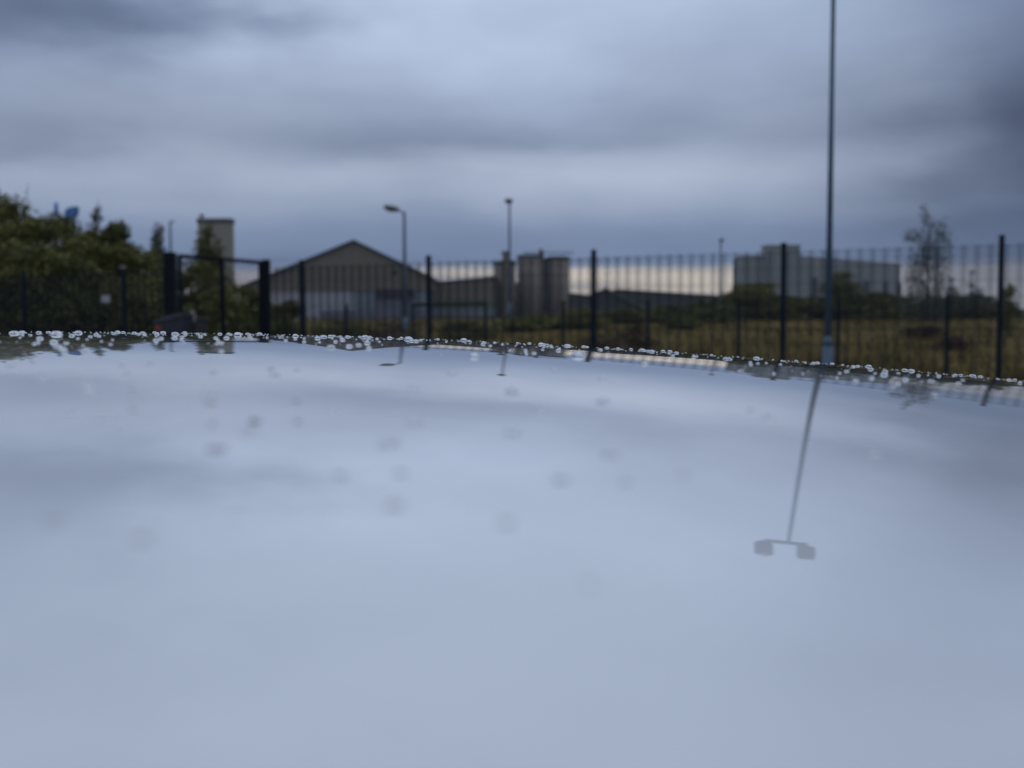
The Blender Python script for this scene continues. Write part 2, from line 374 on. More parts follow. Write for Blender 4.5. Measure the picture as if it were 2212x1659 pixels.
# x, y, width in the photograph, optional label of a droplet that stands out
DR = [(31,721,20,'long flat droplet cluster at the far left end of the roof rim'),(122,722,25,'widest flat droplet on the rim below the dark trees at the left'),(169,719,19,'tall rounded droplet poking above the rim under the blue hood'),(155,725,13),(86,731,15),(81,740,12),(74,743,9),(116,739,17,'left droplet of the slanting chain of merged droplets below the widest one'),(124,748,18),(132,752,14),(138,756,15,'lowest droplet of the slanting chain at the left'),(143,741,12),(186,758,19,'soft pale droplet alone below the tree reflection at the left'),(208,723,12),(195,727,10),(214,726,9),(168,731,8),(188,733,7),(219,737,7),(243,734,6.5),(239,744,8.5,'small round droplet lowest in the dark tree reflection, right of the pale one'),(179,746,7),(339,722,11),(337,735,14),(348,731,12),(337,741,8),
      (84,720,12),(46,721,11),(66,724,8),(43,729,6),(105,719,10),(290,720,11),(299,722,10),(308,720,11),(312,723,9),(266,720,9),(245,720,9),(256,719,7),
      (377.5,730,14,'glossy oval droplet under the thick black gate post'),(378,721,17),(393,728,10),(392,734,11),(396,740,8),(399,720,11),(427,721,9),(433,727,10),(489,730,13,'oval droplet beside the tower reflection, right side'),(513.6,723,17,'broad domed droplet on the rim inside the gate opening'),(514,729,11),(498,722,9),(477.5,741,13),(468,743,8),(478,759,15,'pear shaped pale droplet over the tower reflection, the only one there'),(466,730,10),(471,736,9),(475,722,10),(494,722,10),(535,722,11),(539,727,10),(560.7,723,13),(543,731,8),(577,729,7),(617,735,9),(605,729,7),(610,727,7),(638,726,13),(638,732,9),(657,738.5,9),(657,731,7),(686,730.5,14),(699,729,15,'larger of two touching droplets under the left slope of the barn'),(690,739,7),(715,750,19,'big pale dome droplet at the tip of the barn reflection, left of the peak'),(724.6,738,11,'pointed droplet beside the big dome one under the barn'),(739.6,734,13),(735,728,8),(721,726,9),
      (750.7,729.6,12),(754.6,748,15,'round droplet in the reflected barn peak, leftmost of three'),(774.6,745,14,'round droplet in the reflected barn peak, middle of three'),(793,740.5,14,'round droplet in the reflected barn peak, highest of three'),(797,752,13),(788.6,731,17),(799,728,9),(814.6,732,8),(819.6,738,7),(842,730.5,13),(867,731,9),(882.6,735.5,20,'largest oval droplet on the rim below the nearer street lamp'),(898.6,737,14),(909,736,9),(945.7,734,9),(964,738,6),(1002,737,16,'broad flat droplet left of the silo reflection'),(1014,735.5,9),(1043,744,11),(1059,747,9),(1068.6,742,9),(1102,757,10),(1024,770,21,'blurred pale droplet in the sky reflection near the silos'),
      (1143.6,742,10),(1135,757,10),(1137,764,9),(1153.7,763,11),(1174,744,10),(1182,748,10),(1172,755,8),(1193,750,7),(1207,757,12,'upright pear droplet at the right edge of the silo reflection','tear'),(1226,747,16),(1249,768,32,'very wide blurred droplet below the post reflection in the pale strip'),(1296.5,755,12,'round droplet just right of the tall centre fence post'),(1311,752,11),(1335,754,11),(1261,749,11),(1268,748,9),(1387,755,14),(1400,758,10),(1408,761,14),(1432,757,11),(1461,765,12),(1453,768,10),(1392,786,17,'blurred ring droplet low in the pale strip'),(1447,760,11),(1363,754,9),
      (1499,771,10),(1537,769,8),(1568,775,14),(1578,776,9),(1634.5,771,15,'domed droplet on the rim below the grey building tower block'),(1621,783,9),(1622,788,9),(1637,785,8),(1671.5,807,9,'single droplet low under the post before the grey building'),(1686,787,8),(1655,784,7),(1757,784,9),(1766,786,11),(1797.6,784,10),(1829,802,11),(1843,792,11),(1814,806,8),(1848,822,13),(1808,816,8),(1597,801,7),(1603,800,7),(1734,807,7),
      (1876.5,790,14),(1910,809,17,'largest of a merged pair right of the pole reflection'),(1912,802,13),(1883,817,13),(1939.5,829,13),(1955.5,820,15,'large round droplet left of the reflected slender tree'),(1954.7,801,13),(1969,799,14),(1984,811.5,9),(2011,823,14,'pale droplet right of the reflected slender tree'),(2028,812,10),(2070.6,828,12),(2080,821,9,'bright bead with dark dot left of the rightmost post reflection'),(2101,808,14),(2118,812,11),(2180,817,11),(2192,819,10),(1849,823,12),(2019.4,852,13),(1930,835,9),(1891,806,7),(2064,812,9),(2076,812,9)]
zones = [(0, 350, 'by the hedge at the left'), (350, 590, 'below the black gate'), (590, 930, 'below the gabled barn'), (930, 1240, 'below the concrete silos'),
         (1240, 1590, 'below the pale strip of evening sky'), (1590, 1960, 'below the grey building'), (1960, 2300, 'at the right by the slender tree')]
def rim_y(px):
    lo, hi = 690.0, 900.0
    for _ in range(24):
        md = (lo + hi) / 2; d = ray(px, md); m, t = d.x, -d.z
        q = K1 * m * m + K2 + 2 * K12 * m; B = RB * m + RC + t
        if B > 0 and B * B > 2 * q * RH: hi = md
        else: lo = md
    return hi
placed = []
rr = random.Random(11)
def droplet(px, py, wd, label=None, tear=False):
    ry_ = rim_y(px); py = max(py, ry_ + .25 + .1 * wd * .3)
    x, y = hit(px, py + wd * .05)
    if py - ry_ < 5: y = y + rr.uniform(-.01, .03); x = ray(px, py).x * y
    r_ = wd / 2 * y / F
    for (a_, b_, c_) in placed:
        if math.hypot(a_ - x, b_ - y) < .8 * (c_ + r_) and label is None: return False
    placed.append((x, y, r_))
    o = bpy.data.objects.new('water_droplet', DM[-1] if tear else rr.choice(DM[:9])); COL.objects.link(o)
    sx, sy = dS(x, y)
    o.location = (x, y, CAMZ + S(x, y)); nrm = Vector((-sx, -sy, 1)).normalized()
    o.rotation_euler = nrm.to_track_quat('Z', 'Y').to_euler()
    if not tear: o.rotation_euler.rotate_axis('Z', rr.random() * 6.28)
    o.scale = (r_, r_, r_ * (1.15 if tear else rr.uniform(.92, 1.12)))
    if not label and py - ry_ > 26: label = 'blurred droplet on the sky reflection, set back from the roof rim'
    if not label:
        z = next(c for a_, b_, c in zones if a_ <= px < b_ or c == zones[-1][2])
        size = 'tiny' if wd < 6.5 else ('small' if wd < 10 else 'medium')
        row = 'on the wet roof rim' if py - ry_ < 7 else 'just inside the roof rim'
        label = f'{size} clear droplet {row} {z}'
    tag(o, label, 'water droplet', 'water droplets along the far rim of the car roof')
    return True
for d in DR: droplet(d[0], d[1], d[2], d[3] if len(d) > 3 else None, len(d) > 4)
n_extra = 0; tries = 0
while n_extra < 300 - len(DR) and tries < 3000:
    tries += 1
    px = rr.uniform(0, 2215)
    if rr.random() < .45 and placed:                     # clumps
        q = rr.choice(placed); px = min(2212, max(0, CX + F * q[0] / q[1] + rr.gauss(0, 14)))
    off = abs(rr.gauss(0, 3.2)) + .3 if rr.random() < .8 else rr.uniform(3, 24)
    wd = min(13, 3.4 + rr.expovariate(1 / 2.6))
    if n_extra % 4 == 3: off = rr.uniform(28, 230) ** 1.0; wd = rr.uniform(9, 17) * (1 + off / 160)
    if droplet(px, rim_y(px) + off, wd): n_extra += 1
tb = bmesh.new(); bmesh.ops.create_uvsphere(tb, u_segments=10, v_segments=6, radius=1.0); tb.verts.ensure_lookup_table()
TV = [tuple(q.co) for q in tb.verts]; TF = [[q.index for q in f.verts] for f in tb.faces]; tb.free()
tv, tf, nt_ = [], [], 0
for _ in range(3000):
    if nt_ >= 520: break
    px = rr.uniform(-10, 2225); off = abs(rr.gauss(0, 2.6)) + .2 if rr.random() < .7 else rr.uniform(2, 34); wd = rr.uniform(1.6, 4.2)
    py = rim_y(px) + off; x, y = hit(px, py)
    if off < 5: y += rr.uniform(-.01, .03); x = ray(px, py).x * y
    r_ = wd / 2 * y / F
    if any(math.hypot(a_ - x, b_ - y) < .9 * (c_ + r_) for a_, b_, c_ in placed): continue
    nt_ += 1; z = CAMZ + S(x, y); b0 = len(tv)
    tv += [(x + a_ * r_, y + b_ * r_, z + c_ * r_ * .66) for a_, b_, c_ in TV]; tf += [[b0 + q for q in f] for f in TF]
me = bpy.data.meshes.new('fine_droplets'); me.from_pydata(tv, [], tf); me.materials.append(MT['water'])
for p in me.polygons: p.use_smooth = True
o = bpy.data.objects.new('fine_droplets', me); COL.objects.link(o)
tag(o, 'fine spray of tiny water beads between the larger droplets on the roof rim', 'water droplets', kind='stuff')
print('droplets', len(placed), 'tries', tries)

# ---------------------------------------------------------------- specks of dirt on the near roof
SPK = [(470,972,80,'curved dark smear'),(115,1125,45,'soft speck at the left edge below the reflected cloud'),(305,1165,48,'soft speck below the leftmost one'),(455,871,34,'speck above the curved smear'),(459,915,24,'faint speck just over the curved smear'),
       (552,912,26,'faint speck right of the curved smear'),(643,911,32,'clear dark speck right of the faint one'),(735,1027,32,'round speck in the middle left'),(866,1022,36,'speck left of centre, upper of a pair'),(853,1092,52,'big pale brown speck, lower of a pair'),
       (1095,1130,44,'faint speck near the centre'),(1212,1038,44,'wide speck right of centre'),(1352,1042,30,'speck right of the wide one'),(1478,1025,24,'rightmost faint speck'),(585,797,24,'speck near the rim below the barn'),(460,805,20,'speck near the rim below the tower'),
       (285,842,18,'upper of two specks at left'),(287,885,22,'lower of two specks at left'),(858,956,18,'small speck above the left-of-centre pair'),(640,867,26,'speck over the clear dark one'),(1275,1265,34,'lowest faint speck')]
for i, (px, py, wd, lb) in enumerate(SPK):
    x, y = hit(px, py); r_ = wd / 2 * y / F * .72
    bm = bmesh.new(); n = 16; rn = random.Random(i)
    ph = rn.random() * 6; vs = []
    for ring, (q, z) in enumerate(((1, 0.0), (.8, .10), (.4, .16))):
        vs.append([bm.verts.new((r_ * q * (1 + .2 * math.sin(2 * t + ph) + .12 * math.sin(3 * t)) * math.cos(t), r_ * q * (1.0 if i else .45) * math.sin(t) + (r_ * .35 * math.cos(t) ** 2 if i == 0 else 0), r_ * z)) for t in [6.2832 * k / n for k in range(n)]])
    for a_, b_ in zip(vs, vs[1:]):
        for k in range(n): bm.faces.new((a_[k], a_[(k + 1) % n], b_[(k + 1) % n], b_[k]))
    bm.faces.new(vs[-1]); bm.faces.new(vs[0][::-1])
    me = bpy.data.meshes.new('dirt_speck'); bm.to_mesh(me); bm.free(); me.materials.append(MT['dirt'])
    o = bpy.data.objects.new('dirt_speck', me); COL.objects.link(o)
    sx, sy = dS(x, y); o.location = (x, y, CAMZ + S(x, y) + .00005); o.rotation_euler = Vector((-sx, -sy, 1)).to_track_quat('Z', 'Y').to_euler()
    tag(o, 'blurred dirt on the white roof, ' + lb, 'dirt speck', 'specks of dirt on the near roof')

# ---------------------------------------------------------------- steel mesh fence in front
FH = 2.41
def xk(px): return (px - CX + 451) / (306 + .063 * (px - CX))
post_px = [56, 270, 655, 927, 1282, 1690, 2158]
ks = [xk(p) for p in post_px]; ks = [ks[0] - 1.0] + ks + [5.02, 6.02]
plab = ['fence post beyond the left edge of the hedge', 'fence post at the far left in front of the dark trees', 'fence post with a pale cap between the small sign and the gate', 'fence post in front of the left wall of the barn',
        'fence post at the right eave of the barn', 'tall fence post before the pale strip of sky, right of the silos', 'fence post in front of the grey building block', 'nearest black fence post, rightmost in view', 'fence post beyond the right edge', 'second fence post beyond the right edge']
KG0, KG1 = xk(372), xk(578)
fence = empty('mesh_fence', fl(0), 'dark steel mesh fence with square posts along the edge of the car park', 'fence')
def loc(p): return p - fl(0)
for k in ks:
    p = loc(fl(k)); m_ = MB(); m_.box(p.x, p.y, FH / 2, .062, .062, FH, math.atan2(-.063, .1423), .004)
    po = m_.build('post', MT['fence'], fence)
    m_ = MB(); m_.box(p.x, p.y, FH + .012, .07, .07, .022, math.atan2(-.063, .1423), .004)
    m_.build('cap', MT['white'] if abs(k - ks[2]) < .01 else MT['fence'], po)
def panel(k0, k1):
    a_, b_ = loc(fl(k0)), loc(fl(k1)); d = b_ - a_; ln = d.length; d /= ln
    nrm = Vector((-d.y, d.x, 0)); zt = FH - .08; bm = bmesh.new()
    def wire(p, q, t):
        u = (q - p).normalized(); s1 = nrm * t; s2 = u.cross(nrm) * t
        vs = [bm.verts.new(c + e1 * s1 + e2 * s2) for c in (p, q) for e1, e2 in ((-1, -1), (1, -1), (1, 1), (-1, 1))]
        for i in range(4): bm.faces.new((vs[i], vs[(i + 1) % 4], vs[4 + (i + 1) % 4], vs[4 + i]))
    s_ = .05
    while s_ < ln - .04:
        for j in (-.030, -.010, .010, .030):
            c = a_ + d * (s_ + j); wire(c + Vector((0, 0, .06)), c + Vector((0, 0, zt)), .0031)
        c = a_ + d * (s_ + .075)
        if s_ + .075 < ln - .03: wire(c + Vector((0, 0, .06)), c + Vector((0, 0, zt)), .0018)
        s_ += .15
    z = .1
    while z < zt: wire(a_ + Vector((0, 0, z)) + nrm * .006, b_ + Vector((0, 0, z)) + nrm * .006, .0022); z += .2
    me = bpy.data.meshes.new('mesh_panel'); bm.to_mesh(me); bm.free(); me.materials.append(MT['fence'])
    o = bpy.data.objects.new('mesh_panel', me); COL.objects.link(o); o.parent = fence
for a_, b_ in zip(ks, ks[1:]):
    if a_ < KG0 < b_: panel(a_, KG0); panel(KG1, b_)
    else: panel(a_, b_)

# gate: two gate posts, one leaf standing ajar towards the car park
g0, g1 = fl(KG0), fl(KG1)
gate = empty('steel_gate', g1, 'black steel gate standing ajar between two thick black posts', 'gate')
m_ = MB(); q = g0 - g1; zt = at(372, 545, g0.y).z
m_.box(q.x, q.y, zt / 2, .185, .185, zt, 0, .006); m_.build('gate_post', MT['gate'], gate)
zt = at(578, 561, g1.y).z; m_ = MB(); m_.box(0, 0, zt / 2, .12, .12, zt, 0, .006); m_.build('gate_post', MT['gate'], gate)
hg = at(562, 563, g1.y - .05); nd = at(388, 549, g1.y - 1.55); H1 = hg.z; a_ = Vector((hg.x, hg.y, 0)) - g1; b_ = Vector((nd.x, nd.y, 0)) - g1
m_ = MB(); T = Vector((0, 0, 1))
m_.bar(a_ + T * .1, a_ + T * (H1 - .03), .05); m_.bar(b_ + T * .1, b_ + T * (H1 - .03), .05); m_.bar((a_ + b_) / 2 + T * .1, (a_ + b_) / 2 + T * (H1 - .03), .062)
m_.bar(a_ + T * (H1 - .03), b_ + T * (H1 - .03), .055); m_.bar(a_ + T * .12, b_ + T * .12, .05)
m_.build('gate_frame', MT['gate'], gate)
m_ = MB(); dd = b_ - a_
for i in range(1, 34):
    p = a_ + dd * (i / 34); m_.bar(p + T * .12, p + T * (H1 - .05), .0055)
for i in range(1, 11): m_.bar(a_ + T * (i * .21), b_ + T * (i * .21), .005)
m_.build('mesh_infill', MT['gate'], gate)

# small pale sign fixed to the fence
kk = xk(228); p = fl(kk); s0 = at(216, 638, p.y - .06); s1 = at(241, 653, p.y - .06)
m_ = MB(); m_.box((s0.x + s1.x) / 2, p.y - .06, (s0.z + s1.z) / 2, abs(s1.x - s0.x), .006, abs(s0.z - s1.z), math.atan2(-.063, .1423), .002)
tag(m_.build('fence_sign', MT['sign']), 'small pale sign on the fence before the dark hedge', 'sign')

# ---------------------------------------------------------------- lower second fence, on the bank
LX = [750, 895, 1052, 1222, 1407, 1610, 1828, 2062]
def f2(k): Z0 = 31.7; return Vector((Z0 * (-356 + 152 * k) / F, Z0 * (1 - .035 * k), 0))
f2o = f2(0); fence2 = empty('low_mesh_fence', (f2o.x, f2o.y, gz(f2o.x, f2o.y)), 'lower dark fence with slim posts standing on the grass bank behind the tall one', 'fence')
base = fence2.location.copy(); Zt2 = CAMZ + .80
for k in range(-2, 10):
    p = f2(k); g = gz(p.x, p.y); m_ = MB(); m_.box(p.x - base.x, p.y - base.y, (g + Zt2) / 2 - base.z, .075, .075, Zt2 - g, 0, .004)
    m_.build('post', MT['fence'], fence2)
for k in range(-2, 9):
    a_, b_ = f2(k), f2(k + 1); m_ = MB(); n = 26
    for i in range(1, n):
        p = a_.lerp(b_, i / n); g = gz(p.x, p.y)
        m_.bar((p.x - base.x, p.y - base.y, g + .05 - base.z), (p.x - base.x, p.y - base.y, Zt2 - .03 - base.z), .0045)
    for z in (.4, 1.1): m_.bar((a_.x - base.x, a_.y - base.y, a_.z + z + .2 - base.z), (b_.x - base.x, b_.y - base.y, b_.z + z + .2 - base.z), .012)
    m_.build('mesh_panel', MT['fence'], fence2)
    if k in (1,):
        m_ = MB(); m_.bar((a_.x - base.x, a_.y - base.y, Zt2 - .05 - base.z), (b_.x - base.x, b_.y - base.y, Zt2 - .05 - base.z), .085); m_.build('top_rail', MT['fence'], fence2)

# ---------------------------------------------------------------- lamp columns
def rootat(px, Y, name, label, cat, group=None):
    p = at(px, 700, Y); z = gz(p.x, Y); return empty(name, (p.x, Y, z), label, cat, group), z
# the tall floodlight column near the fence
YP = 12.2; fc, _ = rootat(1789, YP, 'floodlight_column', 'tall slim grey floodlight column rising out of the picture beside the fence', 'floodlight')
px_ = fc.location.x; zt = at(1792, -15, YP).z; zs = at(1789, 742, YP).z
MB().tube((0, 0, 0), (0, 0, zs - .03), .064, .062, 20).tube((0, 0, zs - .031), (0, 0, zs + .09), .062, .040, 20).build('base_section', MT['galv'], fc, True)
MB().tube((0, 0, zs + .088), (0, 0, zt), .040, .027, 18).build('shaft', MT['galv'], fc, True)
MB().box(-.03, 0, zt + .0, .56, .04, .04, 0, .004).build('crossarm', MT['galv'], fc)
for s_, rz, tl in ((-1, .5, .30), (1, -.12, .05)):
    cx_ = -.03 + s_ * .275; m_ = MB(); R = Matrix.Translation((cx_, 0, zt + .12)) @ Matrix.Rotation(rz, 4, 'Z') @ Matrix.Rotation(-.30 if s_ < 0 else .08, 4, 'Y') @ Matrix.Rotation(tl + .25, 4, 'X')
    r_ = bmesh.ops.create_cube(m_.bm, size=1.0, matrix=R @ Matrix.Diagonal((.22, .15, .19, 1)))
    bmesh.ops.bevel(m_.bm, geom=list({e for v_ in r_['verts'] for e in v_.link_edges}), offset=.018, segments=2, affect='EDGES')
    fh = m_.build('floodlight', MT['lamp'], fc)
    m_ = MB(); bmesh.ops.create_cube(m_.bm, size=1.0, matrix=R @ Matrix.Translation((0, .078, 0)) @ Matrix.Diagonal((.18, .01, .135, 1))); m_.build('lens', MT['lens'], fh)
def lamp(px, Y, ytop, dia, label, head, name='street_lamp', mt='galv'):
    o, z = rootat(px, Y, name, label, 'street lamp'); s = Y / F
    h = at(px, ytop, Y).z - z
    MB().tube((0, 0, 0), (0, 0, 1.2), dia * .85, dia * .8, 12).tube((0, 0, 1.19), (0, 0, h), dia * .62, dia * .42, 12).build('column', MT[mt], o, True)
    if head == 'left':
        MB().bar((0, 0, h), (-10 * s, 0, h + 1.5 * s), .06).build('bracket', MT['lamp'], o)
        m_ = MB().ball((-27 * s, 0, h + 9 * s), 19 * s, .17, 6.5 * s, .20); hd = m_.build('lamp_head', MT['lamp'], o, True)
        m_ = MB().ball((-29 * s, 0, h + 6.2 * s), 13 * s, .13, 5.0 * s, .20); m_.build('lens', MT['lens'], hd, True)
    elif head == 'post':
        MB().bar((0, 0, h - .05), (0, -.5, h + .05), .09).build('bracket', MT['lamp'], o)
        m_ = MB().ball((-1.5 * s, -.8, h + .02), 9.5 * s, .45, 5.5 * s, 0.0); m_.build('lamp_head', MT['lamp'], o, True)
    elif head == 'right':
        MB().bar((0, 0, h), (9 * s, 0, h + .03), 3 * s).build('lamp_head', MT['lamp'], o)
    else:
        MB().ball((1 * s, -.2, h), 6 * s, .3, 4 * s).build('lamp_head', MT['lamp'], o, True)
    return o
lamp(875, 40, 459, .14, 'nearer grey street lamp with its head pointing left over the barn', 'left')
lamp(1101, 70, 438, .17, 'taller thin street lamp rising in front of the silos', 'post')
lamp(1555, 110, 519, .22, 'distant lamp post left of the grey building', 'small')
lamp(372, 80, 479, .22, 'small distant lamp post with short right arm beyond the gate post', 'right')
lamp(2095, 190, 588, .32, 'very distant lamp post right of the slender tree', 'small')
lamp(2053, 190, 604, .30, 'very distant shorter lamp post beside the slender tree', 'small')

# ---------------------------------------------------------------- barn
YB = 150.0; sB = YB / F
def P2(px, py, Y): p = at(px, py, Y); return p.x, p.z
bx, bz0 = P2(730, 700, YB); gzb = gz(0, YB)
barn = empty('barn', (bx, YB, gzb), 'large gabled barn with brown cladding above a pale lower wall', 'building')
def rel(px, py, Y=YB, o=barn): p = at(px, py, Y); return (p.x - o.location.x, p.z - o.location.z)
apex, el_, er_ = rel(765, 522), rel(522, 622), rel(934, 603)
bot = -.3; mid = rel(700, 628)[1]
xl, xr = rel(536, 600)[0], rel(931, 600)[0]
def roof_z(x): 
    return apex[1] + (el_[1] - apex[1]) * (x - apex[0]) / (el_[0] - apex[0]) if x < apex[0] else apex[1] + (er_[1] - apex[1]) * (x - apex[0]) / (er_[0] - apex[0])
MB().prism([(xl, mid), (xl, roof_z(xl) - .1), (apex[0], apex[1] - .1), (xr, roof_z(xr) - .1), (xr, mid)], 0, 45).build('upper_wall', MT['clad'], barn)
xm = rel(765, 600)[0]; xd0, xd1 = rel(813, 600)[0], rel(895, 600)[0]
MB().prism([(xl + .2, bot), (xl + .2, mid), (xm, mid), (xm, bot)], .15, 44).build('lower_wall', MT['pale'], barn)
MB().prism([(xm, bot), (xm, mid), (xr - .2, mid), (xr - .2, bot)], .15, 44).build('lower_wall', MT['bluegrey'], barn)
z1 = rel(850, 645)[1]
d_ = MB().prism([(xd0, bot), (xd0, z1), (xd1, z1), (xd1, bot)], .05, .146).build('shutter_door', MT['violet'], barn)
MB().prism([(xd0, z1), (xd0, mid + .2), (xd1, mid + .2), (xd1, z1)], -.25, .10).build('lintel', MT['dark'], barn)
m_ = MB()
for (p, q) in ((el_, apex), (apex, er_)):
    n_ = Vector((p[1] - q[1], q[0] - p[0])).normalized() * .28
    m_.prism([(p[0], p[1]), (q[0], q[1]), (q[0] + n_.x * (0 if q == apex else 1), q[1] + .3), (p[0] + n_.x * (0 if p == apex else 1), p[1] + .3)], -.6, 46)
m_.build('roof', MT['cladroof'], barn)
a_ = rel(852, 589); MB().box(a_[0], -.04, a_[1], 1.0, .07, .6).build('vent', MT['dark'], barn)
a_ = rel(795, 700); MB().prism([(a_[0] - 7, bot), (a_[0] - 7, rel(0, 672)[1]), (a_[0] + 10, rel(0, 669)[1]), (a_[0] + 10, bot)], -.05, .04).build('plinth', MT['violet'], barn)

# annex between barn and silos
YA = 158.0; ax, _ = P2(1000, 700, YA); annex = empty('annex', (ax, YA, gzb), 'low building with sloping roof between the barn and the silos', 'building')
ra = lambda px, py: rel(px, py, YA, annex)
m_ = MB(); p0, p1 = ra(931, 614), ra(1070, 600); mz = ra(0, 648)[1]; m3 = ra(0, 668)[1]
m_.prism([(p0[0], mz), p0, p1, (p1[0], mz)], 0, 20); m_.build('upper_wall', MT['clad'], annex)
MB().prism([(p0[0], m3), (p0[0], mz), (p1[0], mz), (p1[0], m3)], .1, 19).build('window_band', MT['green'], annex)
MB().prism([(p0[0], bot), (p0[0], m3), (p1[0], m3), (p1[0], bot)], .2, 19).build('lower_wall', MT['bluegrey'], annex)
MB().prism([(p0[0] - .3, p0[1]), (p1[0] + .3, p1[1]), (p1[0] + .3, p1[1] + .3), (p0[0] - .3, p0[1] + .3)], -.4, 20.5).build('roof', MT['cladroof'], annex)

# ---------------------------------------------------------------- silos
YS = 170.0; sS = YS / F
def silo(px, wpx, ytop, label, Y, extra=None):
    x, _ = P2(px, 700, Y); o = empty('silo', (x, Y, gzb), label, 'silo', 'concrete silos'); r_ = wpx / 2 * Y / F
    h = rel(0, ytop, Y, o)[1]
    m_ = MB().tube((0, 0, -.3), (0, 0, h - .5), r_, r_, 40); m_.build('wall', MT['conc'], o, True)
    m_ = MB().tube((0, 0, h - .5), (0, 0, h), r_ + .12, r_ + .12, 40); m_.build('cap', MT['cap'], o)
    m_ = MB()
    for k in range(1, 7): m_.tube((0, 0, h * k / 7), (0, 0, h * k / 7 + .12), r_ + .03, r_ + .03, 40)
    m_.build('hoop', MT['conc'], o)
    return o, h, r_
silo(1091, 46, 567, 'shortest silo at the left, with the lamp column crossing it', 166)
o, h, r_ = silo(1146, 56, 554, 'middle of the three concrete silos', YS)
m_ = MB(); m_.box(3.0, 0, h + .45, 8.6, 1.0, .12)
m_.build('walkway', MT['cap'], o)
MB().tube((1.8, 0, h), (1.8, 0, h + 1.1), .5, .3).build('vent', MT['cap'], o)
silo(1205, 47, 557, 'right-hand silo with a darker right edge beside the bright sky', YS + 1)
x, _ = P2(1092, 700, 162); o = empty('elevator_shaft', (x, 162, gzb), 'dark narrow shaft standing against the shortest silo', 'industrial shaft')
h = rel(0, 549, 162, o)[1]; MB().box(0, 0, h / 2, 1.0, 1.0, h, 0, .03).build('shaft', MT['clad'], o); MB().box(0, 0, h + .15, 1.3, 1.3, .3, 0, .03).build('cap', MT['cap'], o)
for pxx in (1117, 1178):
    x, _ = P2(pxx, 700, 172.5); o = empty('ladder_cage', (x, 172.5, gzb), 'dark vertical duct in the gap %s silo' % ('between shortest and middle' if pxx < 1150 else 'between middle and right-hand'), 'duct', 'ducts between the silos')
    h = rel(0, 612 if pxx < 1150 else 560, 172.5, o)[1]; MB().box(0, 0, h / 2, .8, .8, h, 0, .03).build('duct', MT['cap'], o)
    MB().box(0, -.42, 2.2, 1.6, .1, 2.2, 0, .02).build('hatch', MT['dark'], o)

# ---------------------------------------------------------------- square tower at the left
YT = 200.0; x, _ = P2(466, 700, YT); tower = empty('concrete_tower', (x, YT, gzb), 'square pale concrete tower with dark flat cap above the gate', 'tower')
h = rel(0, 480, YT, tower)[1]; w_ = 75 * YT / F
w_ *= .93; MB().box(0, w_ * .2, h / 2, w_, w_ * .4, h, 0, .04).build('wall', MT['conctower'], tower)
MB().box(0, w_ * .2, h + .25, w_ + .4, w_ * .4 + .4, .9, 0, .05).build('cap', MT['cap'], tower)
MB().tube((-w_ * .42, 1, h + .6), (-w_ * .42, 1, h + 1.6), .12).box(-w_ * .42, 1, h + 1.3, .8, .8, .5).build('mast', MT['cap'], tower)

# ---------------------------------------------------------------- grey building at the right
YG = 250.0; x, _ = P2(1690, 700, YG); gb = empty('grey_building', (x, YG, gzb), 'big pale grey flat-roofed building with a raised block and dark slot windows', 'building')
rg = lambda px, py, Y=YG: rel(px, py, Y, gb)
def gbox(px0, px1, ytop, name, y0=0, dep=25, mt='grey'):
    a_, b_ = rg(px0, ytop, YG + y0), rg(px1, ytop, YG + y0)
    MB().box((a_[0] + b_[0]) / 2, y0 + dep / 2, a_[1] / 2, b_[0] - a_[0], dep, a_[1]).build(name, MT[mt], gb)
    MB().box((a_[0] + b_[0]) / 2, y0 + dep / 2, a_[1] + .2, b_[0] - a_[0] + .4, dep + .4, .4).build('parapet', MT['shedroof'], gb)
gbox(1602, 1656, 556, 'side_block', 1, 6); gbox(1656, 1728, 533, 'tower_block', 0, 5)
# long wing running away to the right
a0, a1 = rg(1728, 556, YG + 1), rg(1945, 573, YG + 36); d = Vector((a1[0] - a0[0], 35)); ang = math.atan2(d.y, d.x); hw = a0[1]
cx_, cy_ = (a0[0] + a1[0]) / 2, 1 + 17.5; n_ = Vector((-d.y, d.x)).normalized() * 10
h2 = a1[1]
m_ = MB(); pts = [(a0[0], 1), (a1[0], 36), (a1[0] + 2 * n_.x, 36 + 2 * n_.y), (a0[0] + 2 * n_.x, 1 + 2 * n_.y)]
def wing(z0, hs, grow=0.0):
    m_ = MB(); lo = [m_.bm.verts.new((p[0], p[1], z0[i])) for i, p in enumerate(pts)]; hi = [m_.bm.verts.new((p[0], p[1], hs[i])) for i, p in enumerate(pts)]
    m_.bm.faces.new(lo); m_.bm.faces.new(hi)
    for i in range(4): m_.bm.faces.new((lo[i], lo[(i + 1) % 4], hi[(i + 1) % 4], hi[i]))
    return m_
hs = (hw, h2, h2, hw); wing((0,) * 4, hs).build('long_wing', MT['grey'], gb)
wing(hs, tuple(q + .4 for q in hs)).build('parapet', MT['shedroof'], gb)
for px in (1757, 1792, 1866, 1910, 1943):
    t = (px - 1728) / 217; X = a0[0] + (a1[0] - a0[0]) * t; Yy = 1 + 35 * t
    MB().box(X, Yy - .12, hw * .54, 2.6, .2, hw * .36, ang).build('window', MT['dark'], gb)
for px in (1762, 1795): 
    t = (px - 1728) / 217; X = a0[0] + (a1[0] - a0[0]) * t
    MB().box(X, 1 + 35 * t - .12, 1.8, 1.8, .2, 3.0, ang).build('door', MT['bluegrey'], gb)

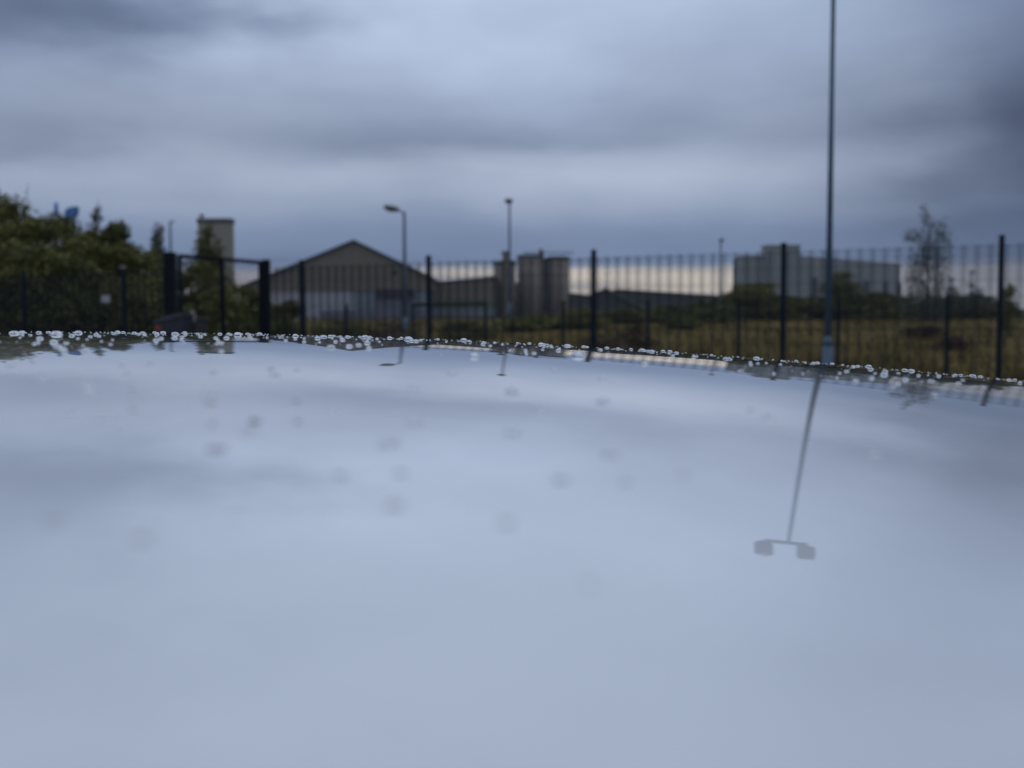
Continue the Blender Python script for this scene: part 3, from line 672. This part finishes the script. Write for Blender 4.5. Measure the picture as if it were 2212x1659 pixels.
# low sheds on the horizon
YL = 175.0; x, _ = P2(1450, 700, YL); o = empty('long_shed', (x, YL, gzb), 'long low dark shed along the horizon between the silos and the grey building', 'building')
rl = lambda px, py: rel(px, py, YL, o)
p0, p1, p2 = rl(1330, 624), rl(1600, 641), rl(1600, 700)
MB().prism([(p0[0], -.3), (p0[0], p0[1] - .3), (p1[0], p1[1] - .3), (p1[0], -.3)], 0, 16).build('wall', MT['shed'], o)
MB().prism([(p0[0] - .4, p0[1] - .3), p0, p1, (p1[0] + .4, p1[1] - .3)], -.5, 17).build('roof', MT['cladroof'], o)
x, _ = P2(1322, 700, 120); o = empty('small_shed', (x, 120, gzb), 'small shed with a pale pitched roof right of the centre post', 'building')
rl = lambda px, py: rel(px, py, 120, o)
p0, p1, p2 = rl(1272, 641), rl(1308, 625), rl(1392, 668)
MB().prism([(p0[0], -.3), p0, p1, p2, (p2[0], -.3)], 0, 12).build('wall', MT['shed'], o)
m_ = MB(); m_.prism([p0, p1, (p1[0], p1[1] + .2), (p0[0] - .3, p0[1] + .1)], -.4, 13); m_.prism([p1, p2, (p2[0] + .3, p2[1] + .1), (p1[0], p1[1] + .2)], -.4, 13); m_.build('roof', MT['shedroof'], o)
x, _ = P2(1255, 700, 190); o = empty('dark_shed', (x, 190, gzb), 'low dark shed just right of the right-hand silo', 'building')
rl = lambda px, py: rel(px, py, 190, o)
p0, p1 = rl(1226, 635), rl(1290, 643); MB().prism([(p0[0], -.3), p0, p1, (p1[0], -.3)], 0, 12).build('wall', MT['shed'], o)
MB().prism([(p0[0] - .3, p0[1]), (p0[0] - .3, p0[1] + .3), (p1[0] + .3, p1[1] + .3), (p1[0] + .3, p1[1])], -.4, 12.5).build('roof', MT['cladroof'], o)

# blue hood and thin blue mast above the trees
YH = 120.0; sH = YH / F; x, _ = P2(160, 700, YH); o = empty('exhaust_hood', (x, YH, gzb), 'bright blue curved hood on a duct above the dark trees', 'exhaust hood')
h = rel(0, 462, YH, o)[1]
MB().tube((-1 * sH, 0, 0), (-1 * sH, 0, h - 4 * sH), 11 * sH, 11 * sH, 20).build('duct', MT['bluedark'], o, True)
m_ = MB(); m_.prism([(a_ * sH, h + b_ * sH) for a_, b_ in ((-13, -12), (-13, 2), (-9, 9), (-2, 13), (15, 16), (16, 9), (11, 3), (8, -4), (8, -12))], -8 * sH, 8 * sH)
bmesh.ops.bevel(m_.bm, geom=list(m_.bm.edges), offset=2.2 * sH, segments=3, affect='EDGES'); m_.build('hood', MT['blue'], o)
x, _ = P2(128, 700, YH); o = empty('blue_mast', (x, YH, gzb), 'thin blue mast left of the bright blue hood', 'mast')
h = rel(0, 438, YH, o)[1]; MB().tube((0, 0, 0), (0, 0, h - 1.6), .14).build('pole', MT['blue'], o, True); MB().tube((0, 0, h - 1.6), (0, 0, h), .26, .22).build('head', MT['blue'], o, True)

# ---------------------------------------------------------------- bin and marker behind the gate
YN = 15.0; p = at(378, 700, YN); o = empty('litter_bin', (p.x, YN, gz(p.x, YN)), 'dark bin with a sloping lid beside the thick gate post, red spot on its front', 'bin')
b0 = at(348, 690, YN).x - p.x; b1 = at(409, 690, YN).x - p.x; z0, z1 = at(0, 697, YN).z, at(0, 681, YN).z
MB().prism([(b0 + .04, .12), (b0, z0 - .01), (b1, z1 - .01), (b1 - .04, .12)], -.25, .25).build('body', MT['bin'], o)
MB().prism([(b0 - .02, z0 - .01), (b0 - .02, z0 + .02), ((b0 + b1) / 2, (z0 + z1) / 2 + .05), (b1 + .02, z1 + .03), (b1 + .02, z1 - .01)], -.28, .28).build('lid', MT['binlid'], o)
q = at(354, 710, YN); MB().ball((q.x - p.x, -.25, q.z), .05, .012, .055).build('red_sticker', MT['red'], o, True)
for s_ in (b0 + .1, b1 - .1): MB().tube((s_, .12, .08), (s_ + .05, .12, .08), .08).build('wheel', MT['rubber'], o)
YM = 15.2; p = at(416, 700, YM); o = empty('marker_post', (p.x, YM, gz(p.x, YM)), 'short pale marker post just right of the dark bin', 'post')
h = at(416, 672, YM).z - gz(p.x, YM); MB().tube((0, 0, 0), (0, 0, h - .17), .03).build('post', MT['bin'], o); MB().ball((0, 0, h - .09), .05, .03, .10).build('marker_head', MT['white'], o, True)
p = at(436, 690, 21); o = empty('electric_box', (p.x, 21, gz(p.x, 21)), 'small dark box behind the gate, right of the pale marker', 'box')
h = at(436, 690, 21).z; MB().box(0, 0, h / 2, .2, .2, h, 0, .02).build('box', MT['shed'], o); MB().box(0, 0, h + .02, .26, .26, .04, 0, .01).build('lid', MT['binlid'], o)

# ---------------------------------------------------------------- trees and shrubs
def plant(name, px, Y, ytop, wpx, label, leaf, cat, n=2600, ls=.10, sparse=1.0, ybase=None, blobs_=None, group=None, lean=0.0, trunk=.07, seed=0):
    n = int(n * 2.2); ls *= .66
    p = at(px, 700, Y); g = gz(p.x, Y); top = at(px, ytop, Y).z; H = top - g; W = wpx * Y / F * 1.2; bushy = cat in ('bush', 'shrub') or wpx >= 120
    r_ = np.random.default_rng(abs(seed + int(px * 7 + Y))); rn = random.Random(seed + int(px))
    o = empty(name, (p.x, Y, g), label, cat, group)
    # wood
    m_ = MB(); th = H * .8; segs = 5; pts = [Vector((lean * W * (i / segs) ** 1.5 + rn.uniform(-.03, .03) * W, rn.uniform(-.03, .03) * W, th * i / segs)) for i in range(segs + 1)]; pts[0] = Vector((0, 0, -.1))
    for i in range(segs): m_.tube(pts[i], pts[i + 1], trunk * (1 - .8 * i / segs), trunk * (1 - .8 * (i + 1) / segs), 8)
    tips = []
    for i in range(12):
        f = rn.uniform(.2, .95); j = min(segs - 1, int(f * segs)); b = pts[j].lerp(pts[j + 1], f * segs - j); t = rn.uniform(0, 6.28)
        e = b + Vector((math.cos(t) * W * .38 * (1.1 - f * .7), math.sin(t) * W * .38 * (1.1 - f * .7), H * .12)); m_.tube(b, e, trunk * .32, trunk * .08, 6); tips.append(e)
    m_.build('trunk', MT['bark'], o)
    # crown: leaf faces gathered into clumps of uneven size
    cl = []
    if blobs_:
        for (fx, fz, fr) in blobs_: cl.append((fx * W, 0, fz * H, fr * W, fr * W, fr * W * 1.1))
    else:
        nc = 16
        for i in range(nc):
            fz = rn.uniform(.1, .78 if bushy else .86); env = max(.35, math.sqrt(max(0, 1 - (1.15 * (fz - .38)) ** 2 * 1.6))) if bushy else max(.3, 1 - max(0, fz - .55) * 1.5)
            t = rn.uniform(0, 6.28); q = rn.uniform(.05, .36) * env
            cl.append((math.cos(t) * q * W + lean * W * fz, math.sin(t) * q * W, fz * H, W * rn.uniform(.20, .30) * env + .05, W * rn.uniform(.18, .28) + .05, H * rn.uniform(.12, .18)))
        for i in range(3): cl.append((lean * W + rn.uniform(-.12, .12) * W, 0, H * (.9 + .03 * i), W * (.2 if bushy else .09), W * .1, H * .07))
    cl = np.array(cl); wts = (cl[:, 3] * cl[:, 5]); wts /= wts.sum()
    n = int(n * sparse); idx = r_.choice(len(cl), n, p=wts); dv = r_.normal(size=(n, 3)); dv /= np.linalg.norm(dv, axis=1)[:, None]
    rad = r_.random(n) ** .45 * r_.uniform(.75, 1.25, n); C_ = cl[idx, :3] + dv * rad[:, None] * cl[idx, 3:6]
    C_[:, 2] = np.clip(C_[:, 2], .02, None)
    u = r_.normal(size=(n, 3)); u /= np.linalg.norm(u, axis=1)[:, None]; w2 = np.cross(u, r_.normal(size=(n, 3))); w2 /= np.linalg.norm(w2, axis=1)[:, None]
    s1 = (ls * r_.uniform(.6, 1.3, n))[:, None]; u *= s1; w2 *= s1 * .55
    quads_object('crown', np.stack([C_ - u, C_ + w2, C_ + u, C_ - w2], 1).reshape(-1, 3), LM[leaf], o)
    return o
T = 'trees behind the fence at the left'
plant('tree', 22, 22, 428, 190, 'tall dark tree at the far left with a pointed top', 'olive', 'tree', 9000, .085, group=T, seed=1)
plant('tree', 98, 25, 474, 210, 'dark bushy tree below the thin blue mast', 'dark', 'tree', 11000, .09, group=T, seed=2)
plant('tree', 176, 23.5, 504, 190, 'dark rusty-tinged tree under the blue hood', 'olive', 'tree', 11000, .085, group=T, seed=3)
plant('tree', 214, 26, 445, 84, 'thin grey-topped tree right of the blue hood', 'greygreen', 'tree', 3000, .07, group=T, seed=4)
plant('tree', 246, 23, 486, 120, 'dark tree ending the hedge in a steep slope', 'dark', 'tree', 8000, .085, group=T, seed=5)
plant('tree', 228, 22, 535, 200, 'low olive tree behind the small pale sign', 'olive', 'tree', 9000, .085, group=T, seed=6)
plant('tree', 130, 20.8, 560, 260, 'low dark tree at the foot of the hedge, left of the sign', 'dark', 'tree', 11000, .085, group=T, seed=7)
plant('tree', 20, 20.5, 540, 230, 'low dark tree in the bottom left behind the fence', 'dark', 'tree', 10000, .085, group=T, seed=8)
plant('tree', -80, 24, 455, 200, 'dark tree cut by the left edge of the picture', 'dark', 'tree', 5000, .09, group=T, seed=9)
plant('tree', 286, 24, 540, 150, 'low olive tree filling the hedge down to the young tree', 'olive', 'tree', 8000, .085, group=T, seed=61)
plant('tree', 60, 21.5, 480, 260, 'broad olive tree filling the middle of the hedge at left', 'olive', 'tree', 14000, .085, group=T, seed=62)
plant('tree', 185, 21.8, 522, 230, 'broad olive tree under the blue hood, in front of the rusty one', 'olive', 'tree', 14000, .085, group=T, seed=63)
plant('tree', 62, 24, 404, 46, 'thin bare twig-like treetop standing out above the hedge', 'dark', 'tree', 500, .05, group=T, seed=60)
plant('young_tree', 345, 34, 490, 64, 'wispy young tree between the hedge and the thick gate post', 'greygreen', 'tree', 2200, .09, seed=10)
plant('shrub', 318, 27, 545, 110, 'dull green shrub left of the thick gate post', 'olive', 'shrub', 4500, .085, seed=11)
plant('shrub', 395, 24, 590, 120, 'shrub behind the thick gate post', 'dark', 'shrub', 4500, .08, seed=12)
plant('young_tree', 450, 30, 486, 88, 'yellow-green young tree growing in front of the concrete tower', 'yellow', 'tree', 2600, .085, seed=13)
plant('shrub', 450, 27, 570, 125, 'olive shrub filling the gate opening below the concrete tower', 'olive', 'shrub', 5000, .085, seed=14)
plant('shrub', 530, 29, 618, 120, 'low green shrub in the right half of the gate opening', 'olive', 'shrub', 4200, .085, seed=15)
plant('shrub', 300, 20.8, 640, 120, 'dark low shrub right of the pale-capped post', 'dark', 'shrub', 4500, .08, seed=16)
plant('shrub', 420, 21.5, 660, 150, 'dark low shrub behind the bin and marker', 'dark', 'shrub', 4500, .08, seed=17)
plant('shrub', 520, 21.5, 665, 130, 'dark low shrub at the foot of the gate', 'dark', 'shrub', 4500, .08, seed=18)
plant('shrub', 618, 21, 654, 98, 'round dark bush right of the gate, against the pale barn wall', 'dark', 'bush', 5200, .075, seed=19)
plant('shrub', 566, 26, 640, 90, 'dark shrub right behind the thinner gate post', 'dark', 'bush', 4000, .08, seed=64)
plant('shrub', 740, 40, 694, 130, 'yellowish low scrub before the barn wall', 'yellow', 'shrub', 1500, .09, seed=20)
plant('shrub', 850, 40, 698, 150, 'low yellow-brown scrub at the foot of the nearer street lamp', 'rust', 'shrub', 1800, .09, seed=21)
plant('shrub', 1000, 45, 697, 130, 'dark green bush before the annex', 'dark', 'bush', 3000, .11, seed=22)
plant('shrub', 1120, 50, 688, 90, 'green bush at the foot of the shortest silo', 'olive', 'bush', 2600, .12, seed=23)
plant('shrub', 1180, 52, 680, 110, 'bright green bush at the foot of the right-hand silos', 'olive', 'bush', 3200, .12, seed=24)
plant('shrub', 1255, 52, 668, 100, 'green bush just left of the centre post', 'olive', 'bush', 3200, .12, seed=25)
plant('shrub', 1345, 58, 668, 120, 'dark bush in front of the small pale-roofed shed', 'dark', 'bush', 3200, .13, seed=26)
plant('shrub', 1370, 38, 703, 90, 'tan dry bush between the two slim posts', 'rust', 'bush', 1600, .09, seed=27)
plant('shrub', 1290, 34, 722, 110, 'low reddish scrub at the foot of the centre post', 'rust', 'shrub', 1400, .08, seed=28)
plant('shrub', 1450, 60, 660, 130, 'dark bush left of the middle of the long shed', 'dark', 'bush', 3600, .13, seed=29)
plant('shrub', 1470, 52, 690, 70, 'small very dark bush below the long shed', 'dark', 'bush', 2200, .12, seed=30)
plant('shrub', 1545, 60, 650, 120, 'dark bush at the right end of the long shed', 'dark', 'bush', 3600, .13, seed=31)
H_ = 'hedge bushes below the grey building'
for i, (px, yt, w_, lb, lf) in enumerate([(1625, 622, 90, 'tallest hedge bush at the left corner of the grey building', 'olive'), (1690, 648, 100, 'hedge bush behind the post before the grey building', 'dark'),
        (1752, 652, 90, 'hedge bush left of the tall column', 'dark'), (1822, 598, 62, 'small dark tree right of the tall column before the grey wing', 'dark'), (1850, 650, 110, 'hedge bush under the small dark tree', 'dark'),
        (1905, 642, 70, 'hedge bush below the right end of the grey wing', 'dark'), (1955, 652, 90, 'hedge bush left of the slender tree trunk', 'olive'), (2030, 654, 100, 'hedge bush right of the slender tree trunk', 'dark'), (2100, 650, 90, 'last hedge bush left of the nearest post', 'dark'), (2140, 672, 90, 'low hedge end by the nearest post', 'dark')]):
    plant('hedge_bush', px, 66 + i % 3, yt - 9, w_ * 1.6, lb, lf, 'bush', 9000 if w_ > 65 else 1800, .15, group=H_, seed=40 + i)
plant('slender_tree', 2003, 60, 443, 84, 'tall slender wispy tree with bare gaps right of the grey building', 'greygreen', 'tree', 2900, .10, trunk=.11, seed=52,
      blobs_=[(-.12, .97, .09), (-.10, .91, .12), (-.02, .85, .13), (.20, .80, .20), (.32, .70, .24), (-.25, .74, .20), (-.42, .73, .15), (.05, .66, .30), (-.08, .57, .30), (.26, .54, .26), (-.26, .48, .28), (.14, .43, .28), (-.30, .36, .26), (.26, .32, .26), (-.1, .24, .34), (.3, .16, .36), (-.4, .16, .34), (0, .1, .4)])
plant('young_tree', 2056, 62, 618, 46, 'small conical young tree right of the slender one', 'dark', 'tree', 900, .11, seed=53)
plant('young_tree', 2098, 62, 612, 78, 'pale airy young tree left of the nearest post', 'greygreen', 'tree', 800, .11, seed=54)
plant('young_tree', 2180, 45, 612, 36, 'narrow olive young tree right of the nearest post', 'olive', 'tree', 900, .09, seed=55)
plant('shrub', 2000, 44, 704, 90, 'dark red bush in the grass below the slender tree', 'red', 'bush', 1100, .10, seed=56)
plant('shrub', 2062, 37, 728, 74, 'lower dark red bush right of the first one', 'red', 'bush', 900, .09, seed=57)

# ---------------------------------------------------------------- slight haze, added to lift dark tones and imitate lens glare
hm = bpy.data.materials.new('haze'); hm.use_nodes = True; t = hm.node_tree; t.nodes.clear()
vo = t.nodes.new('ShaderNodeVolumePrincipled'); vo.inputs['Color'].default_value = (.80, .86, .95, 1); vo.inputs['Density'].default_value = 0.00035
ou = t.nodes.new('ShaderNodeOutputMaterial'); t.links.new(vo.outputs[0], ou.inputs['Volume'])
m_ = MB(); m_.box(0, 1800, 18.5, 6100, 4500, 42); hz = m_.build('haze', hm); tag(hz, 'thin haze over the far buildings, added to lift their dark tones', 'haze', kind='stuff')
